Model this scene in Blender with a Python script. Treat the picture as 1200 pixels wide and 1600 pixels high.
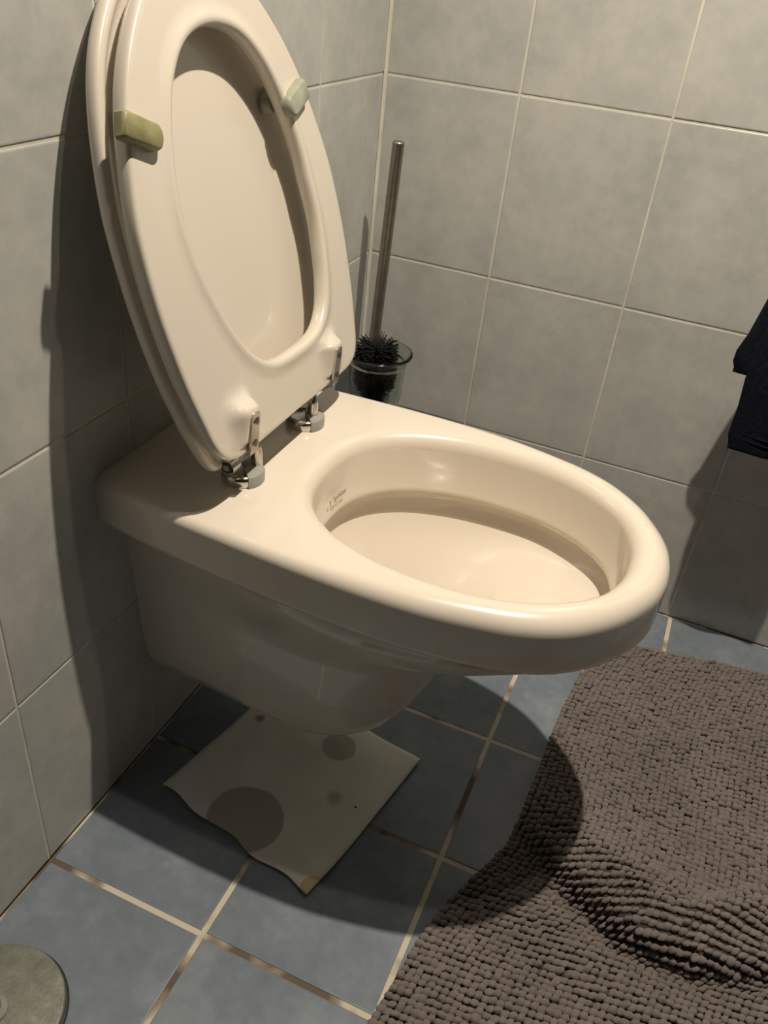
import bpy, bmesh, math, random
import numpy as np
from mathutils import Vector, Matrix, Quaternion
from mathutils.geometry import interpolate_bezier

for o in list(bpy.data.objects): bpy.data.objects.remove(o, do_unlink=True)
SC = bpy.context.scene
COL = SC.collection
random.seed(4); RNG = np.random.RandomState(7)

# ------------------------------------------------------------ camera
ROT = (2.1112, 0.4806, -0.1267)            # world->camera rotation vector (image x right, y down)
CAM = (0.4968, -1.2226, 0.8978)
FPX = 1312.0
_w = Vector(ROT); _R = Quaternion(_w.normalized(), _w.length).to_matrix()
_Rc = Matrix((_R[0], -Vector(_R[1]), -Vector(_R[2]))).transposed()
cd = bpy.data.cameras.new('camera'); cam = bpy.data.objects.new('camera', cd); COL.objects.link(cam)
cam.matrix_world = Matrix.Translation(CAM) @ _Rc.to_4x4()
cd.sensor_fit = 'VERTICAL'; cd.sensor_height = 32.0; cd.lens = 32.0 * FPX / 1600.0
cd.clip_start = 0.02
SC.camera = cam
# ------------------------------------------------------------ light and exposure
SC.view_settings.view_transform = 'Standard'
SC.view_settings.look = 'None'
SC.view_settings.gamma = 1.0
SC.view_settings.use_curve_mapping = False
SC.view_settings.exposure = 0.0
wd = bpy.data.worlds.new('world'); SC.world = wd; wd.use_nodes = True
wd.node_tree.nodes['Background'].inputs[0].default_value = (0.6, 0.65, 0.7, 1)
wd.node_tree.nodes['Background'].inputs[1].default_value = 0.0
def lamp(name, loc, watts, rad, col, ang=150, blend=.6, aim=(0, 0, -1)):
    l = bpy.data.lights.new(name, 'SPOT'); l.energy = watts; l.shadow_soft_size = rad; l.color = col
    l.spot_size = math.radians(ang); l.spot_blend = blend
    o = bpy.data.objects.new(name, l); COL.objects.link(o); o.location = loc
    o.rotation_euler = Vector(aim).to_track_quat('-Z', 'Y').to_euler()
    return o
lamp('ceiling_lamp', (0.54, -0.52, 1.78), 90.0, 0.012, (1.0, 0.87, 0.70), 128, 1.0, (.07, .06, -1))
lamp('ceiling_lamp_second_bulb', (0.56, -0.63, 1.84), 9.0, 0.016, (1.0, 0.89, 0.74), 128, 1.0, (.07, .12, -1))

# ------------------------------------------------------------ material helpers
def mat(name):
    m = bpy.data.materials.new(name); m.use_nodes = True
    nt = m.node_tree; b = nt.nodes['Principled BSDF']
    return m, nt, b
def N(nt, t, **k):
    n = nt.nodes.new(t)
    for a, v in k.items():
        if a.startswith('i_'):
            key = a[2:]; key = int(key) if key.isdigit() else key
            n.inputs[key].default_value = v
        else: setattr(n, a, v)
    return n
def L(nt, a, b): nt.links.new(a, b)
def noise(nt, scale, detail=4, rough=.55, vec=None, mapscale=None):
    tc = N(nt, 'ShaderNodeTexCoord'); src = tc.outputs['Object']
    if mapscale:
        mp = N(nt, 'ShaderNodeMapping'); mp.inputs['Scale'].default_value = mapscale
        L(nt, src, mp.inputs[0]); src = mp.outputs[0]
    n = N(nt, 'ShaderNodeTexNoise'); n.inputs['Scale'].default_value = scale
    n.inputs['Detail'].default_value = detail; n.inputs['Roughness'].default_value = rough
    L(nt, src, n.inputs['Vector']); return n.outputs['Fac']
def ramp(nt, fac, stops):
    r = N(nt, 'ShaderNodeValToRGB'); e = r.color_ramp.elements
    while len(e) < len(stops): e.new(.5)
    for i, (p, c) in enumerate(stops):
        e[i].position = p; e[i].color = (*c, 1) if len(c) == 3 else c
    L(nt, fac, r.inputs[0]); return r.outputs[0]
def mixc(nt, fac, a, b, mode='MIX'):
    m = N(nt, 'ShaderNodeMix', data_type='RGBA', blend_type=mode)
    if isinstance(fac, (int, float)): m.inputs[0].default_value = fac
    else: L(nt, fac, m.inputs[0])
    for s, v in ((6, a), (7, b)):
        if isinstance(v, tuple): m.inputs[s].default_value = (*v, 1)
        else: L(nt, v, m.inputs[s])
    return m.outputs[2]
def bump(nt, b, h, strength, dist):
    n = N(nt, 'ShaderNodeBump'); n.inputs['Strength'].default_value = strength
    n.inputs['Distance'].default_value = dist
    L(nt, h, n.inputs['Height']); L(nt, n.outputs[0], b.inputs['Normal'])
def simple(name, col, rough=.4, metal=0, var=.08, scale=40, coat=0, bmp=0):
    m, nt, b = mat(name)
    f = noise(nt, scale)
    lo = tuple(c * (1 - var) for c in col); hi = tuple(min(1, c * (1 + var)) for c in col)
    L(nt, ramp(nt, f, [(.3, lo), (.7, hi)]), b.inputs['Base Color'])
    b.inputs['Roughness'].default_value = rough; b.inputs['Metallic'].default_value = metal
    b.inputs['Coat Weight'].default_value = coat; b.inputs['Coat Roughness'].default_value = .05
    if bmp: bump(nt, b, f, bmp, .001)
    return m

def m_walltile():
    m, nt, b = mat('wall_tile_glaze')
    a = noise(nt, 9, 5, .6); c = noise(nt, 45, 6, .65); e = noise(nt, 3, 2)
    base = ramp(nt, a, [(.3, (.38, .395, .385)), (.5, (.47, .48, .46)), (.70, (.565, .565, .535))])
    base = mixc(nt, .35, base, ramp(nt, c, [(.35, (.39, .405, .40)), (.65, (.565, .565, .535))]))
    L(nt, base, b.inputs['Base Color'])
    b.inputs['Roughness'].default_value = .30
    b.inputs['Specular IOR Level'].default_value = .35
    bump(nt, b, c, .12, .0008)
    return m
def m_wallgrout():
    m, nt, b = mat('wall_grout')
    L(nt, ramp(nt, noise(nt, 14, 3), [(.35, (.54, .52, .44)), (.65, (.68, .66, .57))]), b.inputs['Base Color'])
    b.inputs['Roughness'].default_value = .85
    return m
def m_floortile():
    m, nt, b = mat('floor_tile_glaze')
    a = noise(nt, 12, 6, .62); c = noise(nt, 60, 5, .6)
    base = ramp(nt, a, [(.3, (.130, .160, .205)), (.52, (.175, .207, .255)), (.72, (.265, .297, .342))])
    base = mixc(nt, .3, base, ramp(nt, c, [(.35, (.16, .20, .235)), (.68, (.27, .305, .33))]))
    L(nt, base, b.inputs['Base Color'])
    b.inputs['Roughness'].default_value = .33
    b.inputs['Specular IOR Level'].default_value = .35
    bump(nt, b, c, .2, .0008)
    return m
def m_floorgrout():
    m, nt, b = mat('floor_grout')
    a = noise(nt, 9, 3)
    L(nt, ramp(nt, a, [(.40, (.13, .10, .07)), (.47, (.32, .27, .20)), (.53, (.60, .55, .43))]), b.inputs['Base Color'])
    b.inputs['Roughness'].default_value = .9
    return m
M_WT, M_WG, M_FT, M_FG = m_walltile(), m_wallgrout(), m_floortile(), m_floorgrout()
def m_ceramic(name, col, rough):
    m, nt, b = mat(name)
    L(nt, ramp(nt, noise(nt, 6, 3), [(.3, tuple(c * .975 for c in col)), (.7, col)]), b.inputs['Base Color'])
    b.inputs['Roughness'].default_value = rough
    b.inputs['Coat Weight'].default_value = .6; b.inputs['Coat Roughness'].default_value = .04
    return m
def m_bowl():
    m, nt, b = mat('cream_ceramic')
    col = (.755, .69, .60)
    base = ramp(nt, noise(nt, 6, 3), [(.3, tuple(c * .975 for c in col)), (.7, col)])
    # yellowish limescale line under the flushing rim
    tc = N(nt, 'ShaderNodeTexCoord'); sp = N(nt, 'ShaderNodeSeparateXYZ'); L(nt, tc.outputs['Object'], sp.inputs[0])
    d = N(nt, 'ShaderNodeMath', operation='SUBTRACT'); L(nt, sp.outputs[2], d.inputs[0]); d.inputs[1].default_value = .362
    ab = N(nt, 'ShaderNodeMath', operation='ABSOLUTE'); L(nt, d.outputs[0], ab.inputs[0])
    mr = N(nt, 'ShaderNodeMapRange'); mr.inputs[1].default_value = .001; mr.inputs[2].default_value = .006
    mr.inputs[3].default_value = 1; mr.inputs[4].default_value = 0; L(nt, ab.outputs[0], mr.inputs[0])
    mu = N(nt, 'ShaderNodeMath', operation='MULTIPLY'); L(nt, mr.outputs[0], mu.inputs[0])
    L(nt, ramp(nt, noise(nt, 25, 3), [(.3, (.1, .1, .1)), (.6, (.8, .8, .8))]), mu.inputs[1])
    # only on the inner wall: mask by distance from bowl centre
    inr = N(nt, 'ShaderNodeVectorMath', operation='DISTANCE'); L(nt, tc.outputs['Object'], inr.inputs[0]); inr.inputs[1].default_value = (.345, -.518, .362)
    ms = N(nt, 'ShaderNodeMath', operation='LESS_THAN'); L(nt, inr.outputs['Value'], ms.inputs[0]); ms.inputs[1].default_value = .168
    mu2 = N(nt, 'ShaderNodeMath', operation='MULTIPLY'); L(nt, mu.outputs[0], mu2.inputs[0]); L(nt, ms.outputs[0], mu2.inputs[1])
    L(nt, mixc(nt, mu2.outputs[0], base, (.42, .30, .14)), b.inputs['Base Color'])
    b.inputs['Roughness'].default_value = .22
    b.inputs['Coat Weight'].default_value = .6; b.inputs['Coat Roughness'].default_value = .04
    return m
M_CER = m_bowl()
M_SEAT = m_ceramic('cream_seat_plastic', (.67, .62, .54), .3)
M_CHROME = simple('worn_chrome', (.62, .60, .56), .18, 1, .1, 60)
M_STEEL = simple('brushed_steel', (.34, .30, .265), .34, 1, .12, 90)
M_GREYP = simple('grey_plastic_cover', (.30, .31, .28), .35, 0, .06, 40)
M_DARK = simple('dark_metal_gap', (.03, .03, .03), .5, 0)
M_SCREW = simple('screw_steel', (.22, .21, .2), .4, 1)
M_PAD = simple('aged_green_rubber', (.25, .24, .12), .5, 0, .2, 70)
M_PADG = simple('pale_grey_green_rubber', (.30, .32, .25), .5, 0, .12, 60)
M_INK = simple('grey_ink', (.30, .27, .23), .5)
M_BRIS = simple('black_bristle', (.003, .003, .003), .8)
M_CEIL = simple('ceiling_paint', (.35, .35, .35), .8)
M_FRAME = simple('wall_paint', (.10, .10, .10), .8)

# ------------------------------------------------------------ mesh helpers
def link(name, me, m=None, parent=None, smooth=True):
    o = bpy.data.objects.new(name, me); COL.objects.link(o)
    if m is not None:
        for x in (m if isinstance(m, (list, tuple)) else [m]): me.materials.append(x)
    if smooth and len(me.polygons): me.polygons.foreach_set('use_smooth', [True] * len(me.polygons))
    if parent: o.parent = parent; o.matrix_parent_inverse = Matrix.Identity(4)
    return o
def pmesh(name, V, F):
    me = bpy.data.meshes.new(name); me.from_pydata([tuple(v) for v in V], [], F); me.update(); return me
def bmobj(name, bm, m, parent=None, smooth=True, loc=None):
    me = bpy.data.meshes.new(name); bm.normal_update(); bm.to_mesh(me); bm.free()
    return link(name, me, m, parent, smooth)
def autosmooth(o, ang=40):
    me = o.data
    me.set_sharp_from_angle(angle=math.radians(ang))
def empty(name, loc, label, cat, group=None):
    o = bpy.data.objects.new(name, None); COL.objects.link(o); o.location = loc; o.empty_display_size = .05
    o['label'] = label; o['category'] = cat
    if group: o['group'] = group
    return o
def place(o, root):
    """child built in world coordinates, kept where it is under root"""
    o.parent = root; o.location = o.location - root.location
def tag(o, label, cat, group=None):
    o['label'] = label; o['category'] = cat
    if group: o['group'] = group
def tube_bm(bm, pts, r, seg=20, caps=True, mi=0):
    pts = [Vector(p) for p in pts]; rings = []
    rr = r if isinstance(r, (list, tuple)) else [r] * len(pts)
    ref = None
    for i, p in enumerate(pts):
        t = (pts[min(i + 1, len(pts) - 1)] - pts[max(i - 1, 0)]).normalized()
        if ref is None:
            ref = t.orthogonal().normalized()
        ref = (ref - t * ref.dot(t)).normalized(); b = t.cross(ref)
        rings.append([bm.verts.new(p + rr[i] * (math.cos(a) * ref + math.sin(a) * b)) for a in [2 * math.pi * k / seg for k in range(seg)]])
    for a, b in zip(rings, rings[1:]):
        for k in range(seg):
            f = bm.faces.new((a[k], a[(k + 1) % seg], b[(k + 1) % seg], b[k])); f.material_index = mi
    if caps:
        bm.faces.new(rings[0][::-1]).material_index = mi; bm.faces.new(rings[-1]).material_index = mi
    return bm
def lathe_bm(bm, prof, c, seg=48, mi=0):
    """prof: (r,z) list; closed with caps when r==0"""
    rings = []
    for r, z in prof:
        if r < 1e-6: rings.append([bm.verts.new((c[0], c[1], c[2] + z))])
        else: rings.append([bm.verts.new((c[0] + r * math.cos(2 * math.pi * k / seg), c[1] + r * math.sin(2 * math.pi * k / seg), c[2] + z)) for k in range(seg)])
    for a, b in zip(rings, rings[1:]):
        for k in range(seg):
            k2 = (k + 1) % seg
            if len(a) == 1: f = bm.faces.new((a[0], b[k2], b[k]))
            elif len(b) == 1: f = bm.faces.new((a[k], a[k2], b[0]))
            else: f = bm.faces.new((a[k], a[k2], b[k2], b[k]))
            f.material_index = mi
    return bm
def loft(rings, cap0=False, cap1=False, closed=True):
    V = []; F = []; n = len(rings[0])
    for r in rings: V += [tuple(p) for p in r]
    for j in range(len(rings) - 1):
        for i in range(n if closed else n - 1):
            i2 = (i + 1) % n
            F.append((j * n + i, j * n + i2, (j + 1) * n + i2, (j + 1) * n + i))
    if cap0: F.append(tuple(range(n))[::-1])
    if cap1: F.append(tuple(range((len(rings) - 1) * n, len(rings) * n)))
    return V, F
def fixn(me):
    bm = bmesh.new(); bm.from_mesh(me); bmesh.ops.recalc_face_normals(bm, faces=bm.faces); bm.to_mesh(me); bm.free()

# ------------------------------------------------------------ setting
G = .2025; HW = .25; Z3 = .249
def tiled(name, origin, U, W, ucuts, wcuts, gap, bev, proud, mats):
    """tiles laid on the plane origin + u*U + w*W; the visible face is proud of the grout bed"""
    U = np.array(U, float); W = np.array(W, float); Nn = np.cross(U, W); O = np.array(origin, float)
    V = []; F = []; MI = []
    def add(P): V.append(O + U * P[0] + W * P[1] + Nn * P[2]); return len(V) - 1
    # grout bed, a slab
    u0, u1, w0, w1 = ucuts[0], ucuts[-1], wcuts[0], wcuts[-1]
    b = [add((u, w, z)) for z in (-.05, -proud) for (u, w) in ((u0, w0), (u1, w0), (u1, w1), (u0, w1))]
    for f in ((3, 2, 1, 0), (4, 5, 6, 7), (0, 1, 5, 4), (1, 2, 6, 5), (2, 3, 7, 6), (3, 0, 4, 7)): F.append(tuple(b[i] for i in f)); MI.append(1)
    for i in range(len(ucuts) - 1):
        for j in range(len(wcuts) - 1):
            a0, a1 = ucuts[i] + gap / 2, ucuts[i + 1] - gap / 2
            c0, c1 = wcuts[j] + gap / 2, wcuts[j + 1] - gap / 2
            jit = random.uniform(-.00015, .00015)
            prev = None
            for (ins, z) in ((0, -proud), (0, -proud * .55), (bev * .3, -proud * .18), (bev, 0)):
                z = z + jit
                r = [add((a0 + ins, c0 + ins, z)), add((a1 - ins, c0 + ins, z)), add((a1 - ins, c1 - ins, z)), add((a0 + ins, c1 - ins, z))]
                if prev:
                    for k in range(4): F.append((prev[k], prev[(k + 1) % 4], r[(k + 1) % 4], r[k])); MI.append(0)
                prev = r
            F.append(tuple(prev)); MI.append(0)
    me = pmesh(name, V, F)
    o = link(name, me, mats, smooth=False)
    me.polygons.foreach_set('material_index', MI); o['kind'] = 'structure'
    return o
XE, YE, ZC = 2.2, -2.5, 2.3
def cuts(a, b, step, off=0):
    n0 = math.ceil((a - off) / step - 1e-6); out = [a]
    k = n0
    while off + k * step < b - 1e-4:
        v = off + k * step
        if v > a + 1e-3: out.append(v)
        k += 1
    return out + [b]
zc = [0.0] + [Z3 + HW * k for k in range(8)] + [ZC]
# wall the toilet hangs on (x = 0), faces +x : U along -y?  U x W must be +x -> U=+y, W=+z
tiled('wall_left', (0, 0, 0), (0, 1, 0), (0, 0, 1), [-c for c in cuts(0, -YE, G)][::-1], zc, 0.0030, .0018, .0009, [M_WT, M_WG])
# wall on the right (y = 0), faces -y : U=+x, W=+z -> X x Z = -Y
tiled('wall_right', (0, 0, 0), (1, 0, 0), (0, 0, 1), cuts(0, XE, G, -.006), zc, 0.0030, .0018, .0009, [M_WT, M_WG])
tiled('floor', (0, 0, 0), (1, 0, 0), (0, 1, 0), cuts(0, XE, G), [-c for c in cuts(0, -YE, G)][::-1], .0066, .0014, .0009, [M_FT, M_FG])
def slab(name, lo, hi, m):
    bm = bmesh.new(); bmesh.ops.create_cube(bm, size=1)
    for v in bm.verts: v.co = Vector([lo[i] + (v.co[i] + .5) * (hi[i] - lo[i]) for i in range(3)])
    o = bmobj(name, bm, m, smooth=False); o['kind'] = 'structure'; return o
tiled('wall_front', (XE, 0, 0), (0, -1, 0), (0, 0, 1), cuts(0, -YE, G), zc, 0.0030, .0018, .0009, [M_WT, M_WG])
bm = bmesh.new(); q = [(0.0004, -.0004)] + [(.0004 + .0042 * (1 - math.sin(t)), -.0004 - .0042 * (1 - math.cos(t))) for t in np.linspace(0, math.pi / 2, 6)]
A = [bm.verts.new((x, y, 0)) for x, y in q]; B = [bm.verts.new((x, y, ZC)) for x, y in q]
for k in range(len(q)): bm.faces.new((A[k], A[(k + 1) % len(q)], B[(k + 1) % len(q)], B[k]))
bmesh.ops.recalc_face_normals(bm, faces=bm.faces)
o = bmobj('trim_1', bm, M_WG); autosmooth(o, 40); o['kind'] = 'structure'
slab('wall_behind', (0, YE - .05, 0), (XE, YE, ZC), M_FRAME)
slab('ceiling', (0, YE, ZC), (XE, 0, ZC + .05), M_CEIL)

# ------------------------------------------------------------ toilet
YC = -.518; ZR = .437
toilet = empty('toilet', (0, YC, .12), 'cream wall-hung toilet with its seat and lid raised, mounted on the grey tiled wall', 'toilet')
NF, NB = 150, 40
OUT = np.array([(0, .150), (.05, .159), (.1, .1655), (.15, .169), (.2, .1715), (.25, .173), (.3, .1725), (.35, .169), (.4, .160), (.44, .149), (.475, .131), (.505, .104), (.526, .075), (.541, .044), (.5465, .018), (.5475, 0)])
def curve_hw(tab, n=400):
    """half outline table (x, halfwidth) -> dense points rounded at the tip"""
    t = np.zeros(len(tab)); 
    for i in range(1, len(tab)): t[i] = t[i - 1] + np.hypot(*(tab[i] - tab[i - 1]))
    full = np.vstack([tab, [(a, -b) for a, b in tab[-2::-1]]]); T = np.concatenate([t, 2 * t[-1] - t[-2::-1]])
    # catmull-rom through the full outline
    out = []
    for i in range(len(full) - 1):
        p0 = full[max(i - 1, 0)]; p1 = full[i]; p2 = full[i + 1]; p3 = full[min(i + 2, len(full) - 1)]
        for s in np.linspace(0, 1, 24, endpoint=False):
            out.append(.5 * ((2 * p1) + (-p0 + p2) * s + (2 * p0 - 5 * p1 + 4 * p2 - p3) * s * s + (-p0 + 3 * p1 - 3 * p2 + p3) * s ** 3))
    out.append(full[-1]); return np.array(out)
def dring(tab, z, cx, zf=None):
    """D-shaped ring, flat at x = tab[0].x ; near side (-y) first"""
    P = curve_hw(tab)[::-1]                       # from -hw at rear ... tip ... +hw at rear   (y local)
    ang = np.unwrap(np.arctan2(P[:, 1], P[:, 0] - cx)); rad = np.hypot(P[:, 0] - cx, P[:, 1])
    phi = np.linspace(ang[0], ang[-1], NF); r = np.interp(phi, ang, rad)
    x = cx + r * np.cos(phi); y = r * np.sin(phi)
    yb = np.linspace(P[-1, 1], P[0, 1], NB + 2)[1:-1]
    x = np.concatenate([x, np.full(NB, P[0, 0])]); y = np.concatenate([y, yb])
    return [(a, YC + b, z if zf is None else zf(a, b)) for a, b in zip(x, y)]
def scaled(tab, d, dx0=0):
    t = tab.copy(); xt = t[-1, 0]; wm = t[:, 1].max()
    t[:, 0] = t[:, 0] * (xt - d) / xt; t[:, 1] = t[:, 1] * (wm - d) / wm; return t
def hulltab(xt, wr, wm, xm, n=2.3, m=2.0):
    pts = [(x, wr + (wm - wr) * (3 * (x / xm) ** 2 - 2 * (x / xm) ** 3)) for x in np.linspace(0, xm, 8)]
    for a in np.linspace(0, math.pi / 2, 14)[1:]:
        pts.append((xm + (xt - xm) * math.sin(a) ** (2 / n), wm * math.cos(a) ** (2 / m)))
    return np.array(pts)
rings = []
hull = [ # z, tip, rear hw, max hw, x of max, n, centre
 (.1205, .252, .055, .064, .16, 2.6, .12), (.123, .278, .074, .085, .18, 2.6, .13), (.132, .300, .085, .097, .20, 2.6, .14), (.15, .317, .091, .106, .21, 2.5, .15),
 (.18, .332, .096, .112, .22, 2.5, .16), (.21, .343, .099, .116, .22, 2.4, .17), (.24, .351, .102, .120, .22, 2.3, .18),
 (.270, .359, .104, .124, .23, 2.2, .19), (.292, .370, .105, .128, .23, 2.0, .20), (.304, .394, .107, .134, .24, 1.9, .22), (.315, .440, .109, .142, .26, 2.0, .24),
 (.328, .483, .110, .150, .27, 2.0, .26), (.343, .511, .111, .157, .27, 2.05, .28), (.358, .526, .112, .162, .27, 2.1, .30), (.370, .532, .112, .165, .27, 2.1, .30)]
for z, xt, wr, wm, xm, n, cx in hull: rings.append(dring(hulltab(xt, wr, wm, xm, n), z, cx))
zbot = lambda x: .383 - .012 * max(0, min(1, (x - .1) / .4))
for d, dz in ((.010, .0), (.004, .0006), (.001, .004), (0, .010)):
    rings.append(dring(scaled(OUT, d), 0, .30, zf=lambda a, b, dz=dz: zbot(a) + dz))
R0 = .017
rings.append(dring(OUT, ZR - R0 * 1.3, .32))
_o0 = np.array(dring(OUT, 0, .32)); _o1 = np.array(dring(scaled(OUT, .01), 0, .32))
def top_ring(a):
    r = .0085 + .0095 * np.clip(_o0[:, 0] / .42, 0, 1) ** 1.3
    q = _o0 + (_o1 - _o0) * (r * (1 - math.cos(a)) / .01)[:, None]
    q[:, 2] = ZR - r + r * math.sin(a)
    return [tuple(p) for p in q]
for a in np.linspace(0, math.pi / 2, 9): rings.append(top_ring(a))
# inner opening, egg shaped: table of (x, halfwidth) closed at both ends
INN = np.array([(.184, 0), (.185, .022), (.190, .045), (.203, .070), (.222, .090), (.25, .108), (.29, .1215), (.33, .127), (.37, .1265), (.405, .121), (.44, .108), (.468, .090), (.49, .067), (.502, .041), (.507, .018), (.5075, 0)])
CI = .345
def inring(d, z, sc=1., shift=0, zf=None, cx=CI):
    """inner egg offset outwards by d; angles matched to the outer ring"""
    P = curve_hw(INN); P = P[:-1]
    ang = np.arctan2(P[:, 1], P[:, 0] - CI); rad = np.hypot(P[:, 0] - CI, P[:, 1]) + d
    o = np.argsort(ang); ang = ang[o]; rad = rad[o]
    ref = np.array(dring(OUT, 0, .32)); phi = np.arctan2(ref[:, 1] - YC, ref[:, 0] - .32)
    # spread angles a little more evenly on the round opening
    r = np.interp(phi, ang, rad, period=2 * math.pi) * sc
    return [(CI + shift + r[i] * math.cos(phi[i]), YC + r[i] * math.sin(phi[i]), z) for i in range(len(phi))]
R1 = .0175
rings.append(inring(R1, ZR))
for a in np.linspace(0, math.pi / 2, 9)[1:]:
    rings.append(inring(R1 * (1 - math.sin(a)), ZR - R1 * (1 - math.cos(a))))
rings.append(inring(-.002, .395)); rings.append(inring(-.005, .372)); rings.append(inring(-.0065, .3665)); rings.append(inring(-.005, .3635)); rings.append(inring(.003, .3625)); rings.append(inring(.008, .361)); rings.append(inring(.0095, .356))
for z, sc, sh in ((.347, 1.035, -.003), (.338, .99, -.005), (.329, .92, -.008), (.322, .83, -.013), (.316, .72, -.020), (.310, .60, -.030), (.303, .48, -.042), (.292, .37, -.055), (.270, .28, -.068), (.240, .215, -.076), (.210, .15, -.08), (.198, .07, -.08), (.196, .02, -.08)):
    rings.append([(x, y, zz - (.30 * max(0, .40 - x) * min(1, (1.04 - sc) * 1.6) if .25 < sc else .30 * max(0, .40 - x))) for x, y, zz in inring(0, z, sc, sh)])
V, F = loft(rings, True, True)
me = pmesh('bowl', V, F); fixn(me)
bowl = link('bowl', me, M_CER); autosmooth(bowl, 55); place(bowl, toilet)
bowl['label'] = 'cream ceramic bowl with a wide rounded rim'

# brand lettering printed on the inner wall of the opening
def text_mesh(name, s, size, m, depth=.0002):
    c = bpy.data.curves.new(name, 'FONT'); c.body = s; c.size = size; c.extrude = depth; c.align_x = 'CENTER'; c.align_y = 'CENTER'
    t = bpy.data.objects.new('tmp', c); COL.objects.link(t)
    dg = bpy.context.evaluated_depsgraph_get(); me = bpy.data.meshes.new_from_object(t.evaluated_get(dg))
    bpy.data.objects.remove(t, do_unlink=True); me.name = name
    return link(name, me, m, smooth=False)
def frame(o, p, xdir, ydir):
    x = Vector(xdir).normalized(); z = x.cross(Vector(ydir)).normalized(); y = z.cross(x)
    o.matrix_world = Matrix.Translation(p) @ Matrix((x, y, z)).transposed().to_4x4()

# ---- seat and lid, built in their own tilted plane: s up the slope, y across, d out of the front face
def plane_fn(x0, k, yc, curv=0):
    cs = 1 / math.sqrt(1 + k * k); sn = k * cs
    up = Vector((-sn, 0, cs)); nrm = Vector((cs, 0, sn)); o = Vector((x0, yc, .45))
    return lambda y, s, d: o + up * s + Vector((0, y + .0115 - .035 * s, 0)) + nrm * d
SEAT = np.array([(.041, 0), (.0405, .05), (.0405, .10), (.0425, .125), (.050, .142), (.066, .152), (.09, .158), (.12, .1645), (.155, .169), (.19, .1715), (.23, .1715), (.265, .169), (.305, .1605), (.34, .149), (.37, .134), (.395, .115), (.418, .091), (.436, .062), (.446, .032), (.449, 0)])
HOLE = np.array([(.095, 0), (.0975, .028), (.106, .049), (.124, .068), (.148, .085), (.173, .097), (.205, .106), (.237, .109), (.27, .107), (.303, .099), (.333, .087), (.357, .072), (.377, .051), (.388, .028), (.392, 0)])
LIDTAB = SEAT.copy()
SEAT[9:, 1] = [.1715, .1705, .166, .1545, .141, .124, .1045, .081, .054, .027, 0]
LIDTAB[LIDTAB[:, 0] < .06, 1] *= .955
HOLE = np.array([(.101, 0), (.1022, .030), (.108, .0545), (.124, .0755), (.148, .090), (.173, .099), (.205, .107), (.237, .109), (.27, .107), (.303, .099), (.333, .087), (.357, .072), (.377, .051), (.388, .028), (.392, 0)])
def closed_ring(tab, nn, c, offs=0):
    P = curve_hw(tab)[:-1]
    # outward normals of the closed polyline
    T = np.roll(P, -1, 0) - np.roll(P, 1, 0); T /= (np.linalg.norm(T, axis=1)[:, None] + 1e-12); Nn = np.stack([-T[:, 1], T[:, 0]], 1)
    if (Nn * (P - np.array([c, 0]))).sum() < 0: Nn = -Nn
    Q = P + Nn * offs
    ang = np.arctan2(Q[:, 1], Q[:, 0] - c); rad = np.hypot(Q[:, 0] - c, Q[:, 1]); o = np.argsort(ang)
    phi = -math.pi + 2 * math.pi * (np.arange(nn) + .5) / nn
    r = np.interp(phi, ang[o], rad[o], period=2 * math.pi)
    return np.stack([c + r * np.cos(phi), r * np.sin(phi)], 1)    # (s, y)
NS = 260; CS = .235
SX, SK, SY = .158, .275, -.524
HINGE_Y = (-.617, -.438)
sp = plane_fn(SX, SK, SY)
def boss(s, y):
    h = 0
    for hy, sg in ((HINGE_Y[0] - SY - .009, -1), (HINGE_Y[1] - SY - .009, 1)):
        a = math.exp(-((max(0, s - .080)) / .012) ** 2)
        low = max(0, min(1, (s - .040) / .044))
        du = (y - hy) * sg
        side = math.exp(-(max(0, abs(du) - .0078) / (.013 if du > 0 else .008)) ** 2)
        h = max(h, .0165 * a * side * low)
    return h
def seat_mesh():
    R = []
    O = lambda d, z: [(s, y, z) for s, y in closed_ring(SEAT, NS, CS, d)]
    hs = lambda s, y: y + .015 * min(1, max(0, (.25 - s) / .14))
    H = lambda d, z: [(s, hs(s, y), z) for s, y in closed_ring(HOLE, NS, CS, d)]
    th = .016
    R += [O(-.006, -th), O(-.0015, -th + .0015), O(0, -th + .005), O(0, -.0035), O(-.0006, -.0016), O(-.0020, -.0004), O(-.0045, 0), O(-.008, 0)]
    a = closed_ring(SEAT, NS, CS, -.012); b = np.array([(s, hs(s, y)) for s, y in closed_ring(HOLE, NS, CS, .020)])
    for t in np.linspace(0, 1, 26):
        q = a * (1 - t) + b * t; R.append([(s, y, boss(s, y)) for s, y in q])
    R += [H(.014, .0004), H(.010, .0018), H(.0065, .0028), H(.003, .0022), H(.0006, .0002), H(0, -.003), H(0, -th + .006), H(.003, -th + .002), H(.008, -th)]
    P = [[sp(y, s, z) for s, y, z in r] for r in R]; P.append(P[0])
    V, F = loft(P); me = pmesh('seat', V, F)
    bm = bmesh.new(); bm.from_mesh(me); bmesh.ops.remove_doubles(bm, verts=bm.verts, dist=1e-6); bmesh.ops.recalc_face_normals(bm, faces=bm.faces); bm.to_mesh(me); bm.free()
    return me
seat = link('seat', seat_mesh(), M_SEAT); place(seat, toilet); seat['label'] = 'cream oval seat ring raised upright'
LX, LK = .1245, .248
lp = plane_fn(LX, LK, SY + .008)
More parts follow.
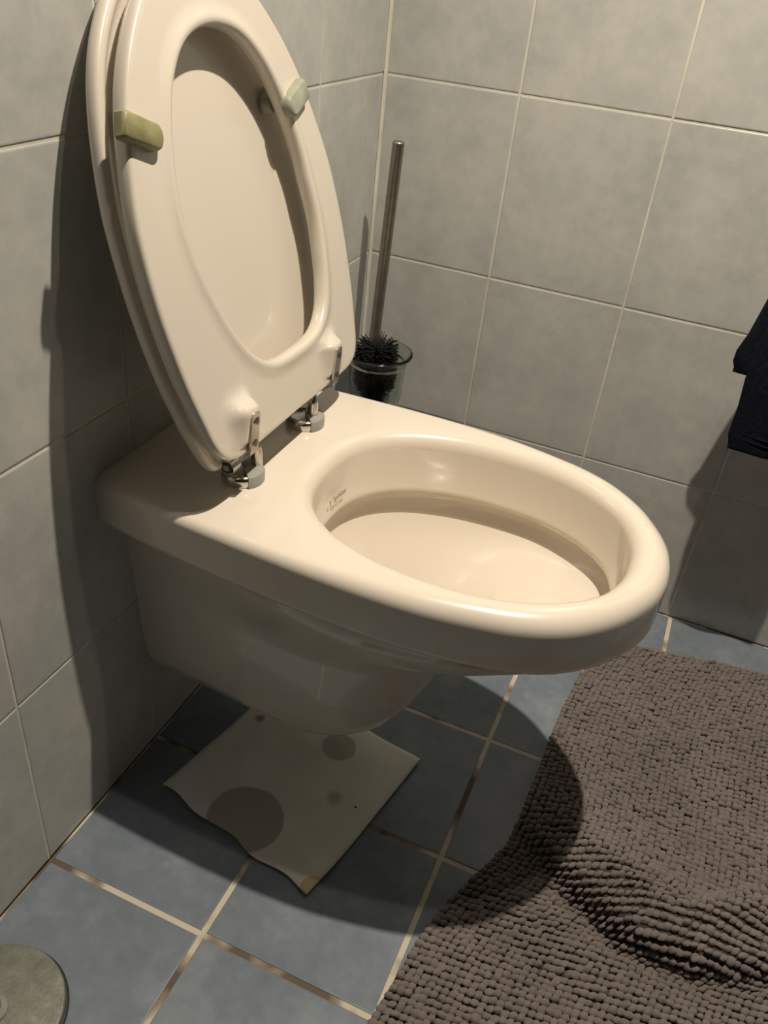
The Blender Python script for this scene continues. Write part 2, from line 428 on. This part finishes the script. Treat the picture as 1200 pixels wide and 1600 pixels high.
def lid_mesh():
    LT = LIDTAB.copy(); LT[:, 0] = CS + (LT[:, 0] - CS) * 1.01; LT[LT[:, 0] < .06, 0] -= .026
    O = lambda d, z: [(s, y, z) for s, y in closed_ring(LT, NS, CS, d)]
    R = []
    a = np.array(closed_ring(LT, NS, CS, -.03)); 
    c = np.array([CS, 0])
    for t in (.02, .25, .5, .75): R.append([(s, y, -.0045) for s, y in (c + (a - c) * t)])
    R += [O(-.03, -.0045), O(-.016, -.0045), O(-.012, -.0035), O(-.0095, -.001), O(-.007, 0), O(-.003, -.0003), O(-.0008, -.0016), O(0, -.004), O(0, -.009), O(-.0015, -.0125), O(-.005, -.0145), O(-.012, -.0155), O(-.03, -.0165)]
    for t in (.75, .5, .25, .02): R.append([(s, y, -.0165) for s, y in (c + (a - c) * t)])
    P = [[lp(y, s, z) for s, y, z in r] for r in R]
    V, F = loft(P, True, True); me = pmesh('lid', V, F); fixn(me); return me
lid = link('lid', lid_mesh(), M_SEAT); place(lid, toilet); lid['label'] = 'cream lid leaning on the tiled wall behind the seat'

def rbox(name, size, m, parent, mw, bev=.3, seg=4, taper=None):
    bm = bmesh.new(); bmesh.ops.create_cube(bm, size=1)
    for v in bm.verts: v.co = Vector((v.co.x * size[0], v.co.y * size[1], v.co.z * size[2]))
    bmesh.ops.bevel(bm, geom=list(bm.edges), offset=min(size) * bev, segments=seg, profile=.5, affect='EDGES')
    if taper:
        for v in bm.verts: taper(v)
    bmesh.ops.transform(bm, matrix=mw, verts=bm.verts)
    o = bmobj(name, bm, m); autosmooth(o, 35)
    return o
def basis(p, x, y, z):
    return Matrix.Translation(p) @ Matrix((Vector(x), Vector(y), Vector(z))).transposed().to_4x4()
cs = 1 / math.sqrt(1 + SK * SK); sn = SK * cs
UP = Vector((-sn, 0, cs)); NR = Vector((cs, 0, sn)); YY = Vector((0, 1, 0))
# buffers on the underside of the seat: rounded at the inner end, cut square at the outer end
def buffer(side, root, pf, N_, U_, yy, ss, m, ln=.045, wd=.0205, h=.0095):
    bm = bmesh.new()
    outl = [(-ln / 2, -wd / 2 + .002), (-ln / 2, wd / 2 - .002), (-ln / 2 + .002, wd / 2)]
    for a in np.linspace(math.pi / 2, -math.pi / 2, 15): outl.append((ln / 2 - wd / 2 * .75 + wd / 2 * .75 * math.cos(a), wd / 2 * math.sin(a)))
    outl.append((-ln / 2 + .002, -wd / 2))
    dy = Vector((0, -side, 0)); ang = math.radians(-22)
    X = (dy * math.cos(ang) + U_ * math.sin(ang)); Y = (U_ * math.cos(ang) - dy * math.sin(ang))
    c = pf(yy, ss, 0); prev = None
    for z, sc in ((-.001, 1), (h * .55, 1), (h * .85, .93), (h, .78)):
        r = [bm.verts.new(c + X * (x * (1 if sc == 1 else 1 - (1 - sc) * .5)) + Y * y * sc + N_ * z) for x, y in outl]
        if prev:
            for k in range(len(r)): bm.faces.new((prev[k], prev[(k + 1) % len(r)], r[(k + 1) % len(r)], r[k]))
        prev = r
    bm.faces.new(prev); bmesh.ops.recalc_face_normals(bm, faces=bm.faces)
    o = bmobj('buffer', bm, m); autosmooth(o, 40); o.location = -toilet.location + Vector((0, 0, 0)) - (root.location if root != toilet else Vector())
    o.parent = root; return o
b1 = buffer(-1, seat, sp, NR, UP, -.137, .325, M_PAD); b1['label'] = 'yellowed green rubber buffer'
b2 = buffer(1, seat, sp, NR, UP, .111, .325, M_PADG); b2['label'] = 'grey-green rubber buffer'
for b in (b1, b2): b.location = -(seat.location + toilet.location)
lcs = 1 / math.sqrt(1 + LK * LK); LUP = Vector((-LK * lcs, 0, lcs)); LNR = Vector((lcs, 0, LK * lcs))
for sd, m in ((-1, M_PADG), (1, M_PADG)):
    b = buffer(sd, lid, lp, LNR, LUP, sd * .098, .318, m, .03, .018, .008)
    b.location = -(lid.location + toilet.location)
def sub(o, parent, label=None):
    o.parent = parent; o.location = -(parent.location + (parent.parent.location if parent.parent else Vector()))
    if label: o['label'] = label
    return o

# ---- hinges: cover disc and pillar on the deck, pin along y, flat strap screwed to the seat
for hy, by, py, sg in ((HINGE_Y[0], -.592, -.578, -1), (HINGE_Y[1], -.455, -.452, 1)):
    bx = .1225
    bm = bmesh.new()
    prof = [(0, 0), (.0205, 0), (.0212, .0015), (.0212, .007), (.0205, .0095), (.0185, .0112), (.0165, .0116), (.0160, .0085), (0, .0085)]
    lathe_bm(bm, prof, (bx, by, ZR)); o = bmobj('hinge', bm, M_CHROME); autosmooth(o, 35); place(o, toilet)
    o['label'] = 'chrome hinge with a round cover on the deck'
    hinge = o
    # grey plastic insert, half ring
    bm = bmesh.new(); outer = .0222; a0 = -.75; a1 = 1.9
    ins = []
    for a in np.linspace(a0, a1, 26):
        ins.append([(bx + r * math.cos(a), by + r * math.sin(a), ZR + z) for r, z in ((.004, .0085), (.004, .0135), (.017, .0135), (.0215, .0120), (.0228, .0095), (.0228, .0005), (.004, .0005))])
    for r in ins: r.append(r[0])
    V, F = loft(ins, True, True, closed=False); me = pmesh('hinge_cover', V, F); fixn(me)
    c = link('hinge_cover', me, M_GREYP); autosmooth(c, 35); sub(c, hinge, 'grey plastic insert of the hinge cover')
    # pillar
    px = .131
    bm = bmesh.new()
    tube_bm(bm, [(px, py, ZR + .008), (px, py, ZR + .026), (px - .001, py, ZR + .032), (px - .004, py + sg * .003, ZR + .036), (px - .006, py + sg * .008, ZR + .036)], [.0062, .0056, .0054, .0052, .005], 18)
    pl = bmobj('hinge_pillar', bm, M_CHROME); autosmooth(pl, 50); sub(pl, hinge)
    # pin
    pz = ZR + .036
    if sg < 0: pz = ZR + .029
    bm = bmesh.new(); tube_bm(bm, [(px - .0055, py + sg * .002, ZR + .035), (.124, hy - sg * .004, pz), (.124, hy + sg * .0042, pz)], [.0048, .0045, .0045], 18)
    pn = bmobj('hinge_pin', bm, M_STEEL); sub(pn, hinge)
    # strap: eye round the pin, then a flat bar screwed on the boss
    c0 = Vector((.124, hy, pz)); y_ = hy - SY - .009; W2 = .0072
    bm = bmesh.new(); SD = lambda v: .0012 + .0158 * (v - .040) / .044
    # bar outline in (y, s): rounded upper end
    prof_s = [(W2 * math.cos(a_), .081 - W2 + W2 * math.sin(a_)) for a_ in np.linspace(0, math.pi, 13)] + [(-W2, .038), (W2, .038)]
    A = [bm.verts.new(sp(y_ + u, v, SD(v) - .0008)) for u, v in prof_s]; B = [bm.verts.new(sp(y_ + u, v, SD(v) + .0014)) for u, v in prof_s]
    bm.faces.new(A[::-1]); bm.faces.new(B)
    for k in range(len(A)): bm.faces.new((A[k], A[(k + 1) % len(A)], B[(k + 1) % len(A)], B[k]))
    # neck going down and back to the eye
    Pq = [sp(y_, .0385, SD(.0385) + .0003), c0 + Vector((.0066, 0, .002)), c0 + Vector((.0060, 0, -.0035))]
    for p_, q_ in zip(Pq, Pq[1:]):
        p_ = Vector(p_); q_ = Vector(q_); dv = (q_ - p_).normalized(); nn_ = dv.cross(YY).normalized() * .0012; ex = dv * .0005
        vs = [bm.verts.new(p + n_ + YY * yy) for p in (p_ - ex, q_ + ex) for n_ in (nn_, -nn_) for yy in (-W2, W2)]
        for f in ((0, 1, 3, 2), (4, 6, 7, 5), (0, 4, 5, 1), (2, 3, 7, 6), (0, 2, 6, 4), (1, 5, 7, 3)): bm.faces.new([vs[i] for i in f])
    tube_bm(bm, [c0 - YY * W2, c0 + YY * W2], .0078, 26)
    bmesh.ops.recalc_face_normals(bm, faces=bm.faces)
    st = bmobj('hinge_strap', bm, M_CHROME); autosmooth(st, 30); sub(st, seat, 'flat chrome strap screwed to the seat')
    for sv in (.072, .049):
        bm = bmesh.new(); tube_bm(bm, [sp(y_, sv, SD(sv) + .001), sp(y_, sv, SD(sv) + .0020), sp(y_, sv, SD(sv) + .0025)], [.0042, .0042, .0030], 20)
        s_ = bmobj('screw', bm, M_SCREW); autosmooth(s_, 35); sub(s_, st)
        s_.location = -(st.location + seat.location + toilet.location)
    for yy in (-1,):
        bm = bmesh.new(); tube_bm(bm, [c0 + YY * yy * (W2 - .001), c0 + YY * yy * (W2 + .0006)], [.0062, .0062], 22); tube_bm(bm, [c0 + YY * yy * (W2), c0 + YY * yy * (W2 + .0012)], [.0034, .0030], 18, mi=1)
        s_ = bmobj('pin_end', bm, [M_DARK, M_GREYP]); autosmooth(s_, 35); sub(s_, st)
        s_.location = -(st.location + seat.location + toilet.location)
# lettering on the inner wall near the hinge end
txt = text_mesh('lettering', 'v Sphinx', .0105, M_INK)
tp = Vector((.1925, -.506, .390)); tn = Vector((math.cos(.12), -math.sin(.12) * -1, .08)).normalized()
xd = Vector((-tn.y, tn.x, 0)) * 1
frame(txt, tp, (0.10, 1, 0.0), (-.10, 0, 1))
mw = txt.matrix_world.copy(); txt.data.transform(mw); txt.matrix_world = Matrix.Identity(4); sub(txt, bowl, 'small grey printed lettering on the inner wall')

# ------------------------------------------------------------ toilet brush in glass holder
bc = Vector((.061, -.078, 0)); RZ = .372
m, nt, b = mat('frosted_green_glass')
b.inputs['Base Color'].default_value = (.55, .66, .58, 1); b.inputs['Roughness'].default_value = .10
b.inputs['Transmission Weight'].default_value = 1.0; b.inputs['IOR'].default_value = 1.25
L(nt, ramp(nt, noise(nt, 30), [(.3, (.66, .74, .69)), (.7, (.74, .81, .76))]), b.inputs['Base Color'])
M_GLASS = m
holder = empty('brush_holder', (bc.x, bc.y, RZ - .11), 'frosted green glass cup for the toilet brush, fixed in the tiled corner', 'brush holder')
bm = bmesh.new()
prof = [(0, -.112), (.016, -.1115), (.027, -.106), (.036, -.094), (.0425, -.068), (.0440, -.030), (.0442, -.014), (.047, -.007), (.0525, -.002), (.0540, .0005), (.0530, .0028), (.049, .0025), (.0435, -.003), (.0408, -.012), (.0402, -.030), (.0385, -.065), (.033, -.088), (.025, -.099), (.015, -.104), (0, -.105)]
lathe_bm(bm, prof, (bc.x, bc.y, RZ), 64); bmesh.ops.recalc_face_normals(bm, faces=bm.faces)
cup = bmobj('glass_cup', bm, M_GLASS); place(cup, holder)
bm = bmesh.new(); lathe_bm(bm, [(.0444, -.017), (.0462, -.0166), (.0466, -.015), (.0462, -.0134), (.0444, -.013), (.0444, -.017)], (bc.x, bc.y, RZ), 64)
tube_bm(bm, [(0.001, bc.y, RZ - .015), (bc.x - .0455, bc.y, RZ - .015)], .005, 14)
tube_bm(bm, [(0.0, bc.y, RZ - .015), (.006, bc.y, RZ - .015)], [.017, .016], 28)
rg = bmobj('wall_ring', bm, M_CHROME); autosmooth(rg, 40); place(rg, holder); rg['label'] = 'thin chrome ring carrying the cup'
brush = empty('toilet_brush', (bc.x - .003, bc.y, RZ - .098), 'black toilet brush with a steel handle standing in the glass holder', 'toilet brush')
h0 = Vector((.0515, -.078, RZ + .012)); h1 = Vector((.0605, -.078, .679)); dd = (h1 - h0).normalized()
bm = bmesh.new(); tube_bm(bm, [h0, h1 - dd * .0012, h1], [.0083, .0083, .0072], 28)
hd = bmobj('handle', bm, M_STEEL); autosmooth(hd, 40); place(hd, brush); hd['label'] = 'dull steel rod handle'
bm = bmesh.new(); tube_bm(bm, [h0 - dd * .07, h0 + dd * .002, h0 + dd * .006], [.006, .010, .009], 16)
for i in range(2200):
    t = random.random(); z = RZ - .082 + .086 * t
    ax = Vector((bc.x - .0025, bc.y, z))
    a = random.uniform(0, 2 * math.pi); el = random.uniform(-.15, .40) + (.35 * random.random() if t > .85 else 0)
    d = Vector((math.cos(a) * math.cos(el), math.sin(a) * math.cos(el), math.sin(el)))
    ln = random.uniform(.030, .0355) * min(1, .60 + .38 * (z - (RZ - .085)) / .03) * (1 if t > .25 else .8)
    p0 = ax + d * .004; p1 = ax + d * ln
    side = d.orthogonal().normalized() * random.uniform(.0009, .0014); s2 = d.cross(side)
    q = [bm.verts.new(p0 + side), bm.verts.new(p0 - side * .5 + s2 * .87), bm.verts.new(p0 - side * .5 - s2 * .87)]
    e = [bm.verts.new(p1 + (v.co - p0) * .7) for v in q]
    for k in range(3): bm.faces.new((q[k], q[(k + 1) % 3], e[(k + 1) % 3], e[k]))
    bm.faces.new(e)
br = bmobj('bristle_head', bm, M_BRIS, smooth=False); place(br, brush); br['label'] = 'black stiff bristle head'

# ------------------------------------------------------------ bath mat
def m_mat(name, lo, hi, sc):
    m, nt, b = mat(name)
    a = noise(nt, sc, 3); c = noise(nt, 1100, 2); e = noise(nt, 7, 3)
    base = ramp(nt, a, [(.35, lo), (.65, hi)])
    base = mixc(nt, .45, base, ramp(nt, c, [(.3, tuple(x * .55 for x in lo)), (.7, tuple(min(1, x * 1.35) for x in hi))]))
    base = mixc(nt, .3, base, ramp(nt, e, [(.35, tuple(x * .75 for x in lo)), (.65, hi)]))
    L(nt, base, b.inputs['Base Color']); b.inputs['Roughness'].default_value = .95
    b.inputs['Specular IOR Level'].default_value = .1; b.inputs['Sheen Weight'].default_value = .25
    bump(nt, b, c, .8, .001)
    return m
M_PILE = m_mat('chenille_pile', (.155, .130, .122), (.235, .200, .187), 60)
M_BACK = m_mat('mat_backing', (.06, .047, .04), (.09, .07, .06), 50)
LEFT = np.array([(.525, -.120), (.512, -.170), (.497, -.236), (.489, -.31), (.486, -.385), (.484, -.46), (.483, -.51), (.476, -.562), (.456, -.615), (.434, -.664), (.420, -.725), (.409, -.80), (.395, -.90), (.38, -1.0)])
CREST = np.array([(.44, -.515), (.482, -.512), (.553, -.562), (.63, -.603), (.70, -.600), (.77, -.575), (.86, -.545), (.98, -.52)])
CREST2 = np.array([(.655, -.572), (.72, -.530), (.80, -.455), (.90, -.37)])
def sdist(line, x, y):
    """signed distance, + on the -y side, and parameter along the line"""
    best = None
    for i in range(len(line) - 1):
        a = line[i]; b = line[i + 1]; d = b - a; L2 = d @ d
        t = max(0, min(1, ((x - a[0]) * d[0] + (y - a[1]) * d[1]) / L2))
        px = a[0] + t * d[0]; py = a[1] + t * d[1]; D = math.hypot(x - px, y - py)
        cr = d[0] * (y - a[1]) - d[1] * (x - a[0])
        if best is None or D < best[0]: best = (D, 1 if cr < 0 else -1, (i + t) / (len(line) - 1))
    return best[0] * best[1], best[2]
def rug_point(u, v):
    """u across (0..), v from far to near, metres"""
    y0 = -.124 - v
    xl = np.interp(-y0, -LEFT[:, 1], LEFT[:, 0])
    sk = .15 * (1 - v * .5)
    x = xl + u * .99; y = y0 + u * sk
    d, t = sdist(CREST, x, y)
    amp = .046 * (math.sin(min(1, max(0, (x - .44) / .17)) * math.pi / 2) ** 1.0) * (1 - .35 * max(0, (x - .68) / .2))
    amp = max(amp, .004)
    if d < 0: h = amp * math.exp(-(abs(d) / .085) ** 1.5)
    else: h = amp * math.exp(-(d / .020) ** 2)
    fold = amp * math.exp(-(d / .022) ** 2)
    y -= fold * .48; 
    # second crease running up to the right
    d2, t2 = sdist(CREST2, x, y)
    e = min(1, t2 * 4) * .016
    h += e * (math.exp(-(d2 - .022) ** 2 / .022 ** 2) - .5 * math.exp(-(d2 / .014) ** 2))
    # low rolls between the fold and the near edge
    h += .0035 * (1 + math.sin(y * 62 + x * 19)) * math.exp(-((d - .10) / .09) ** 2)
    h += .0025 * (1 + math.sin(x * 21 + y * 9))
    return Vector((x, y, .004 + max(0, h)))
mat_root = empty('bath_mat', (.62, -.5, 0), 'grey-brown chenille bath mat, rucked up, on the blue floor tiles', 'bath mat')
SP = .0080; NU = 54; NV = 108
NUa = NU
base = {}
V = []; F = []
st = 1
for j in range(NV + 1):
    for i in range(NUa + 1): V.append(rug_point(i * SP - SP * .5, j * SP - SP * .5))
for j in range(NV):
    for i in range(NUa):
        a = j * (NUa + 1) + i; F.append((a, a + 1, a + NUa + 2, a + NUa + 1))
top = len(V)
V2 = V + [Vector((p.x, p.y, max(.0004, p.z - .0032))) for p in V]
F2 = [f[::-1] for f in F] + [tuple(k + top for k in f) for f in F]
def edge(seq):
    for a, b in zip(seq, seq[1:]): F2.append((a, b, b + top, a + top))
W_ = NUa + 1
edge([i for i in range(W_)]); edge([NV * W_ + i for i in range(W_)][::-1]); edge([j * W_ for j in range(NV + 1)][::-1]); edge([j * W_ + NUa for j in range(NV + 1)])
me = pmesh('backing', V2, F2); fixn(me)
bk = link('backing', me, M_BACK); place(bk, mat_root); bk['label'] = 'dark woven backing of the mat'
# bobbles
bm = bmesh.new(); bmesh.ops.create_icosphere(bm, subdivisions=2, radius=1)
IV = np.array([v.co[:] for v in bm.verts]); bm.verts.ensure_lookup_table(); IF = np.array([[v.index for v in f.verts] for f in bm.faces]); bm.free()
# squarer tufts
IV = np.sign(IV) * np.abs(IV) ** .8
AV = []; AF = []; off = 0
Vn = np.array([v[:] for v in V]).reshape(NV + 1, W_, 3)
for j in range(NV):
    for i in range(NUa):
        q = Vn[j:j + 2, i:i + 2].reshape(4, 3); c = q.mean(0)
        eu = (Vn[j, i + 1] - Vn[j, i] + Vn[j + 1, i + 1] - Vn[j + 1, i]) / 2; ev = (Vn[j + 1, i] - Vn[j, i] + Vn[j + 1, i + 1] - Vn[j, i + 1]) / 2
        n = np.cross(ev, eu); n /= np.linalg.norm(n) + 1e-9
        if n[2] < 0: n = -n
        lu = eu / np.linalg.norm(eu) * .0045 * RNG.uniform(.86, 1.12); lv = ev / max(1e-6, np.linalg.norm(ev)) * .0043 * RNG.uniform(.86, 1.12)
        h = .0044 * RNG.uniform(.75, 1.15)
        cc = c + n * h * .75 + RNG.normal(0, .0004, 3)
        tilt = RNG.normal(0, .25, 2)
        P = cc + IV[:, :1] * lu + IV[:, 1:2] * lv + IV[:, 2:] * (n * h + lu * tilt[0] + lv * tilt[1])
        P += RNG.normal(0, .00028, P.shape)
        P[:, 2] = np.maximum(P[:, 2], .0012)
        AV.append(P); AF.append(IF + off); off += len(IV)
AV = np.concatenate(AV); AF = np.concatenate(AF)
me = bpy.data.meshes.new('pile'); me.vertices.add(len(AV)); me.vertices.foreach_set('co', AV.ravel())
me.loops.add(AF.size); me.loops.foreach_set('vertex_index', AF.ravel().astype(np.int32))
me.polygons.add(len(AF)); me.polygons.foreach_set('loop_start', np.arange(0, AF.size, 3, dtype=np.int32))
me.update(calc_edges=True); me.validate()
pile = link('pile', me, M_PILE); place(pile, mat_root); pile['kind'] = 'stuff'; pile['label'] = 'short bobbly chenille pile in rows'

# ------------------------------------------------------------ paper towel on the floor
def m_paper():
    m, nt, b = mat('damp_paper_towel')
    tc = N(nt, 'ShaderNodeTexCoord'); nz = noise(nt, 45, 3)
    col = ramp(nt, noise(nt, 18, 4), [(.3, (.72, .71, .66)), (.7, (.82, .81, .75))])
    def spot(col, c, r, stain, edge=.0025, sx=1, sy=1):
        mp = N(nt, 'ShaderNodeVectorMath', operation='SUBTRACT'); L(nt, tc.outputs['Object'], mp.inputs[0]); mp.inputs[1].default_value = (c[0], c[1], 0)
        ml = N(nt, 'ShaderNodeVectorMath', operation='MULTIPLY'); L(nt, mp.outputs[0], ml.inputs[0]); ml.inputs[1].default_value = (sx, sy, 0)
        le = N(nt, 'ShaderNodeVectorMath', operation='LENGTH'); L(nt, ml.outputs[0], le.inputs[0])
        ad = N(nt, 'ShaderNodeMath', operation='MULTIPLY_ADD'); L(nt, nz, ad.inputs[0]); ad.inputs[1].default_value = .004; L(nt, le.outputs['Value'], ad.inputs[2])
        mr = N(nt, 'ShaderNodeMapRange', interpolation_type='SMOOTHSTEP'); L(nt, ad.outputs[0], mr.inputs[0]); mr.inputs[1].default_value = r + .002 - edge; mr.inputs[2].default_value = r + .002 + edge; mr.inputs[3].default_value = 1; mr.inputs[4].default_value = 0
        return mixc(nt, mr.outputs[0], col, stain)
    for c, r, s, e in PSPOTS: col = spot(col, c, r, s, e)
    L(nt, col, b.inputs['Base Color']); b.inputs['Roughness'].default_value = .9; b.inputs['Specular IOR Level'].default_value = .15
    bump(nt, b, noise(nt, 500, 2), .25, .0006)
    return m
PA, PB, PC, PD = Vector((.057, -.673)), Vector((.287, -.723)), Vector((.332, -.487)), Vector((.100, -.438))
damp = (.42, .41, .36)
PSPOTS = [((.172, -.668), .047, damp, .002), ((.226, -.516), .023, (.46, .45, .40), .0015), ((.255, -.591), .009, (.52, .51, .46), .005),
          ((.108, -.520), .006, (.30, .30, .27), .003), ((.285, -.592), .0014, (.02, .02, .015), .0006), ((.289, -.716), .017, (.62, .50, .32), .002)]
M_PAPER = m_paper()
nn = 40; V = []
for j in range(nn + 1):
    for i in range(nn + 1):
        a = i / nn; c = j / nn
        p = (PA * (1 - a) + PB * a) * (1 - c) + (PD * (1 - a) + PC * a) * c
        wv = .0022 * math.sin(a * 17) * max(0, 1 - c * 3.5)
        z = .0012 + .0045 * math.exp(-((a * .3 + c) / .10) ** 2) * (.5 + .5 * math.sin(a * 23 + 1)) + .0022 * (1 + math.sin(a * 26 + c * 4)) * math.exp(-((c - .25) / .3) ** 2) * .5 + .0015 * (1 + math.sin(c * 9 + 2 * a))
        z += .006 * math.exp(-((1 - a) ** 2 + (1 - c) ** 2) / .03) + .004 * math.exp(-((1 - a) ** 2 + c ** 2) / .02)
        V.append((p.x + wv, p.y + wv * 1.2, z))
F = [(j * (nn + 1) + i, j * (nn + 1) + i + 1, (j + 1) * (nn + 1) + i + 1, (j + 1) * (nn + 1) + i) for j in range(nn) for i in range(nn)]
pp = link('paper_towel', pmesh('paper_towel', V, F), M_PAPER)
sm = pp.modifiers.new('t', 'SOLIDIFY'); sm.thickness = .0006; sm.offset = 1
tag(pp, 'white square paper towel with damp grey blotches on the floor under the toilet', 'paper towel')

# ------------------------------------------------------------ dark towel by the right wall
M_TOWEL, nt, b = mat('navy_terry')
L(nt, ramp(nt, noise(nt, 220, 3), [(.3, (.004, .006, .010)), (.7, (.012, .015, .024))]), b.inputs['Base Color'])
b.inputs['Roughness'].default_value = .95; b.inputs['Specular IOR Level'].default_value = .1; bump(nt, b, noise(nt, 900, 2), .8, .001)
towel = empty('towel', (.63, -.09, .39), 'dark navy terry towel hanging in folds by the right wall', 'towel')
def cloth(name, prof, yoff, thick, m, zs, left, right, phase, root):
    """hanging sheet with a closed, thick cross-section that ripples"""
    R = []
    n = 60
    for z in zs:
        xl = np.interp(z, left[:, 0], left[:, 1]); xr = np.interp(z, right[:, 0], right[:, 1])
        f = []; bk_ = []
        for i in range(n + 1):
            t = i / n; x = xl + (xr - xl) * t
            yy = yoff + .0035 * math.sin(t * 9 + phase + z * 3)
            e = thick * math.sqrt(max(0, 1 - (2 * t - 1) ** 8)) / 2
            f.append((x, yy - e, z)); bk_.append((x, yy + e, z))
        R.append(f + bk_[::-1])
    # rounded lower hem
    r0 = R[0]; cy = sum(p[1] for p in r0) / len(r0)
    low = [[(p[0], cy + (p[1] - cy) * s, p[2] - d) for p in r0] for s, d in ((.3, .006), (.75, .004), (.95, .0018))]
    R = low + R
    V, F = loft(R, True, True); me = pmesh(name, V, F); fixn(me); o = link(name, me, m); autosmooth(o, 60); place(o, root); return o
TL = np.array([(.386, .588), (.40, .5835), (.44, .5835), (.48, .580), (.53, .580), (.60, .592), (.8, .600), (1.06, .600)])
TR = np.array([(.386, .70), (.6, .70), (1.06, .69)])
zs = [.386, .388, .391, .393, .396, .398, .402, .41, .42, .44, .46, .48, .5, .53, .56, .6, .66, .72, .8, .9, 1.0, 1.05]
a = cloth('towel_layer', None, -.112, .016, M_TOWEL, zs, TL, TR, 0, towel)
TL2 = np.array([(.475, .567), (.49, .560), (.505, .560), (.53, .567), (.58, .575), (.7, .60), (1.05, .605)])
b_ = cloth('towel_layer', None, -.086, .012, M_TOWEL, [.482, .485, .49, .495, .505, .53, .58, .65, .75, .9, 1.04], TL2, TR, 1.2, towel)
for z, t in ((.400, .0012), (.408, .0012)):
    bm = bmesh.new(); pts = []
    for i in range(30):
        q = i / 29; x = .590 + (.695 - .590) * q
        pts.append((x, -.112 + .0035 * math.sin(q * 9 + z * 3) - .0082 * math.sqrt(max(0, 1 - (2 * q - 1) ** 8)) - .0003, z))
    tube_bm(bm, pts, t, 8); hm = bmobj('hem_seam', bm, M_TOWEL); place(hm, towel)
hook = empty('towel_hook', (.65, -.002, 1.05), 'steel wall hook carrying the dark towel, on the right wall', 'hook')
bm = bmesh.new(); tube_bm(bm, [(.65, -.001, 1.06), (.65, -.012, 1.06)], [.022, .020], 24); tube_bm(bm, [(.65, -.01, 1.06), (.65, -.07, 1.055), (.65, -.115, 1.055), (.65, -.125, 1.075)], .006, 14)
hk = bmobj('hook_arm', bm, M_STEEL); autosmooth(hk, 40); place(hk, hook)

# ------------------------------------------------------------ round metal stand, lower left
stand = empty('metal_stand', (.069, -.967, 0), 'round brushed metal stand base on the floor tiles by the left wall', 'stand')
m, nt, b = mat('stained_steel')
L(nt, ramp(nt, noise(nt, 60, 6, .7), [(.3, (.16, .165, .14)), (.6, (.24, .245, .21)), (.8, (.36, .36, .32))]), b.inputs['Base Color'])
b.inputs['Metallic'].default_value = .35; b.inputs['Roughness'].default_value = .5; bump(nt, b, noise(nt, 300, 3), .3, .001)
bm = bmesh.new(); R_ = .066
lathe_bm(bm, [(0, 0), (R_ - .004, 0), (R_ - .003, .003), (R_ - .003, .006), (R_, .0065), (R_, .0115), (R_ - .001, .0125), (R_ - .004, .013), (0, .0138)], (.069, -.967, .0002), 96)
sb = bmobj('base_plate', bm, m); autosmooth(sb, 30); place(sb, stand)
bm = bmesh.new(); tube_bm(bm, [(.069 + (R_ + .0004) * math.cos(t), -.967 + (R_ + .0004) * math.sin(t), .0045) for t in np.linspace(0, 2 * math.pi, 73)], .0024, 8, False)
rr_ = bmobj('rubber_rim', bm, M_DARK); place(rr_, stand); rr_['label'] = 'black rubber rim'
bm = bmesh.new(); lathe_bm(bm, [(0, .013), (.014, .013), (.014, .017), (.009, .021), (.0085, .6), (0, .601)], (.069, -.967, 0), 24)
po = bmobj('pole', bm, M_GREYP); autosmooth(po, 30); place(po, stand); po['label'] = 'thin grey pole'
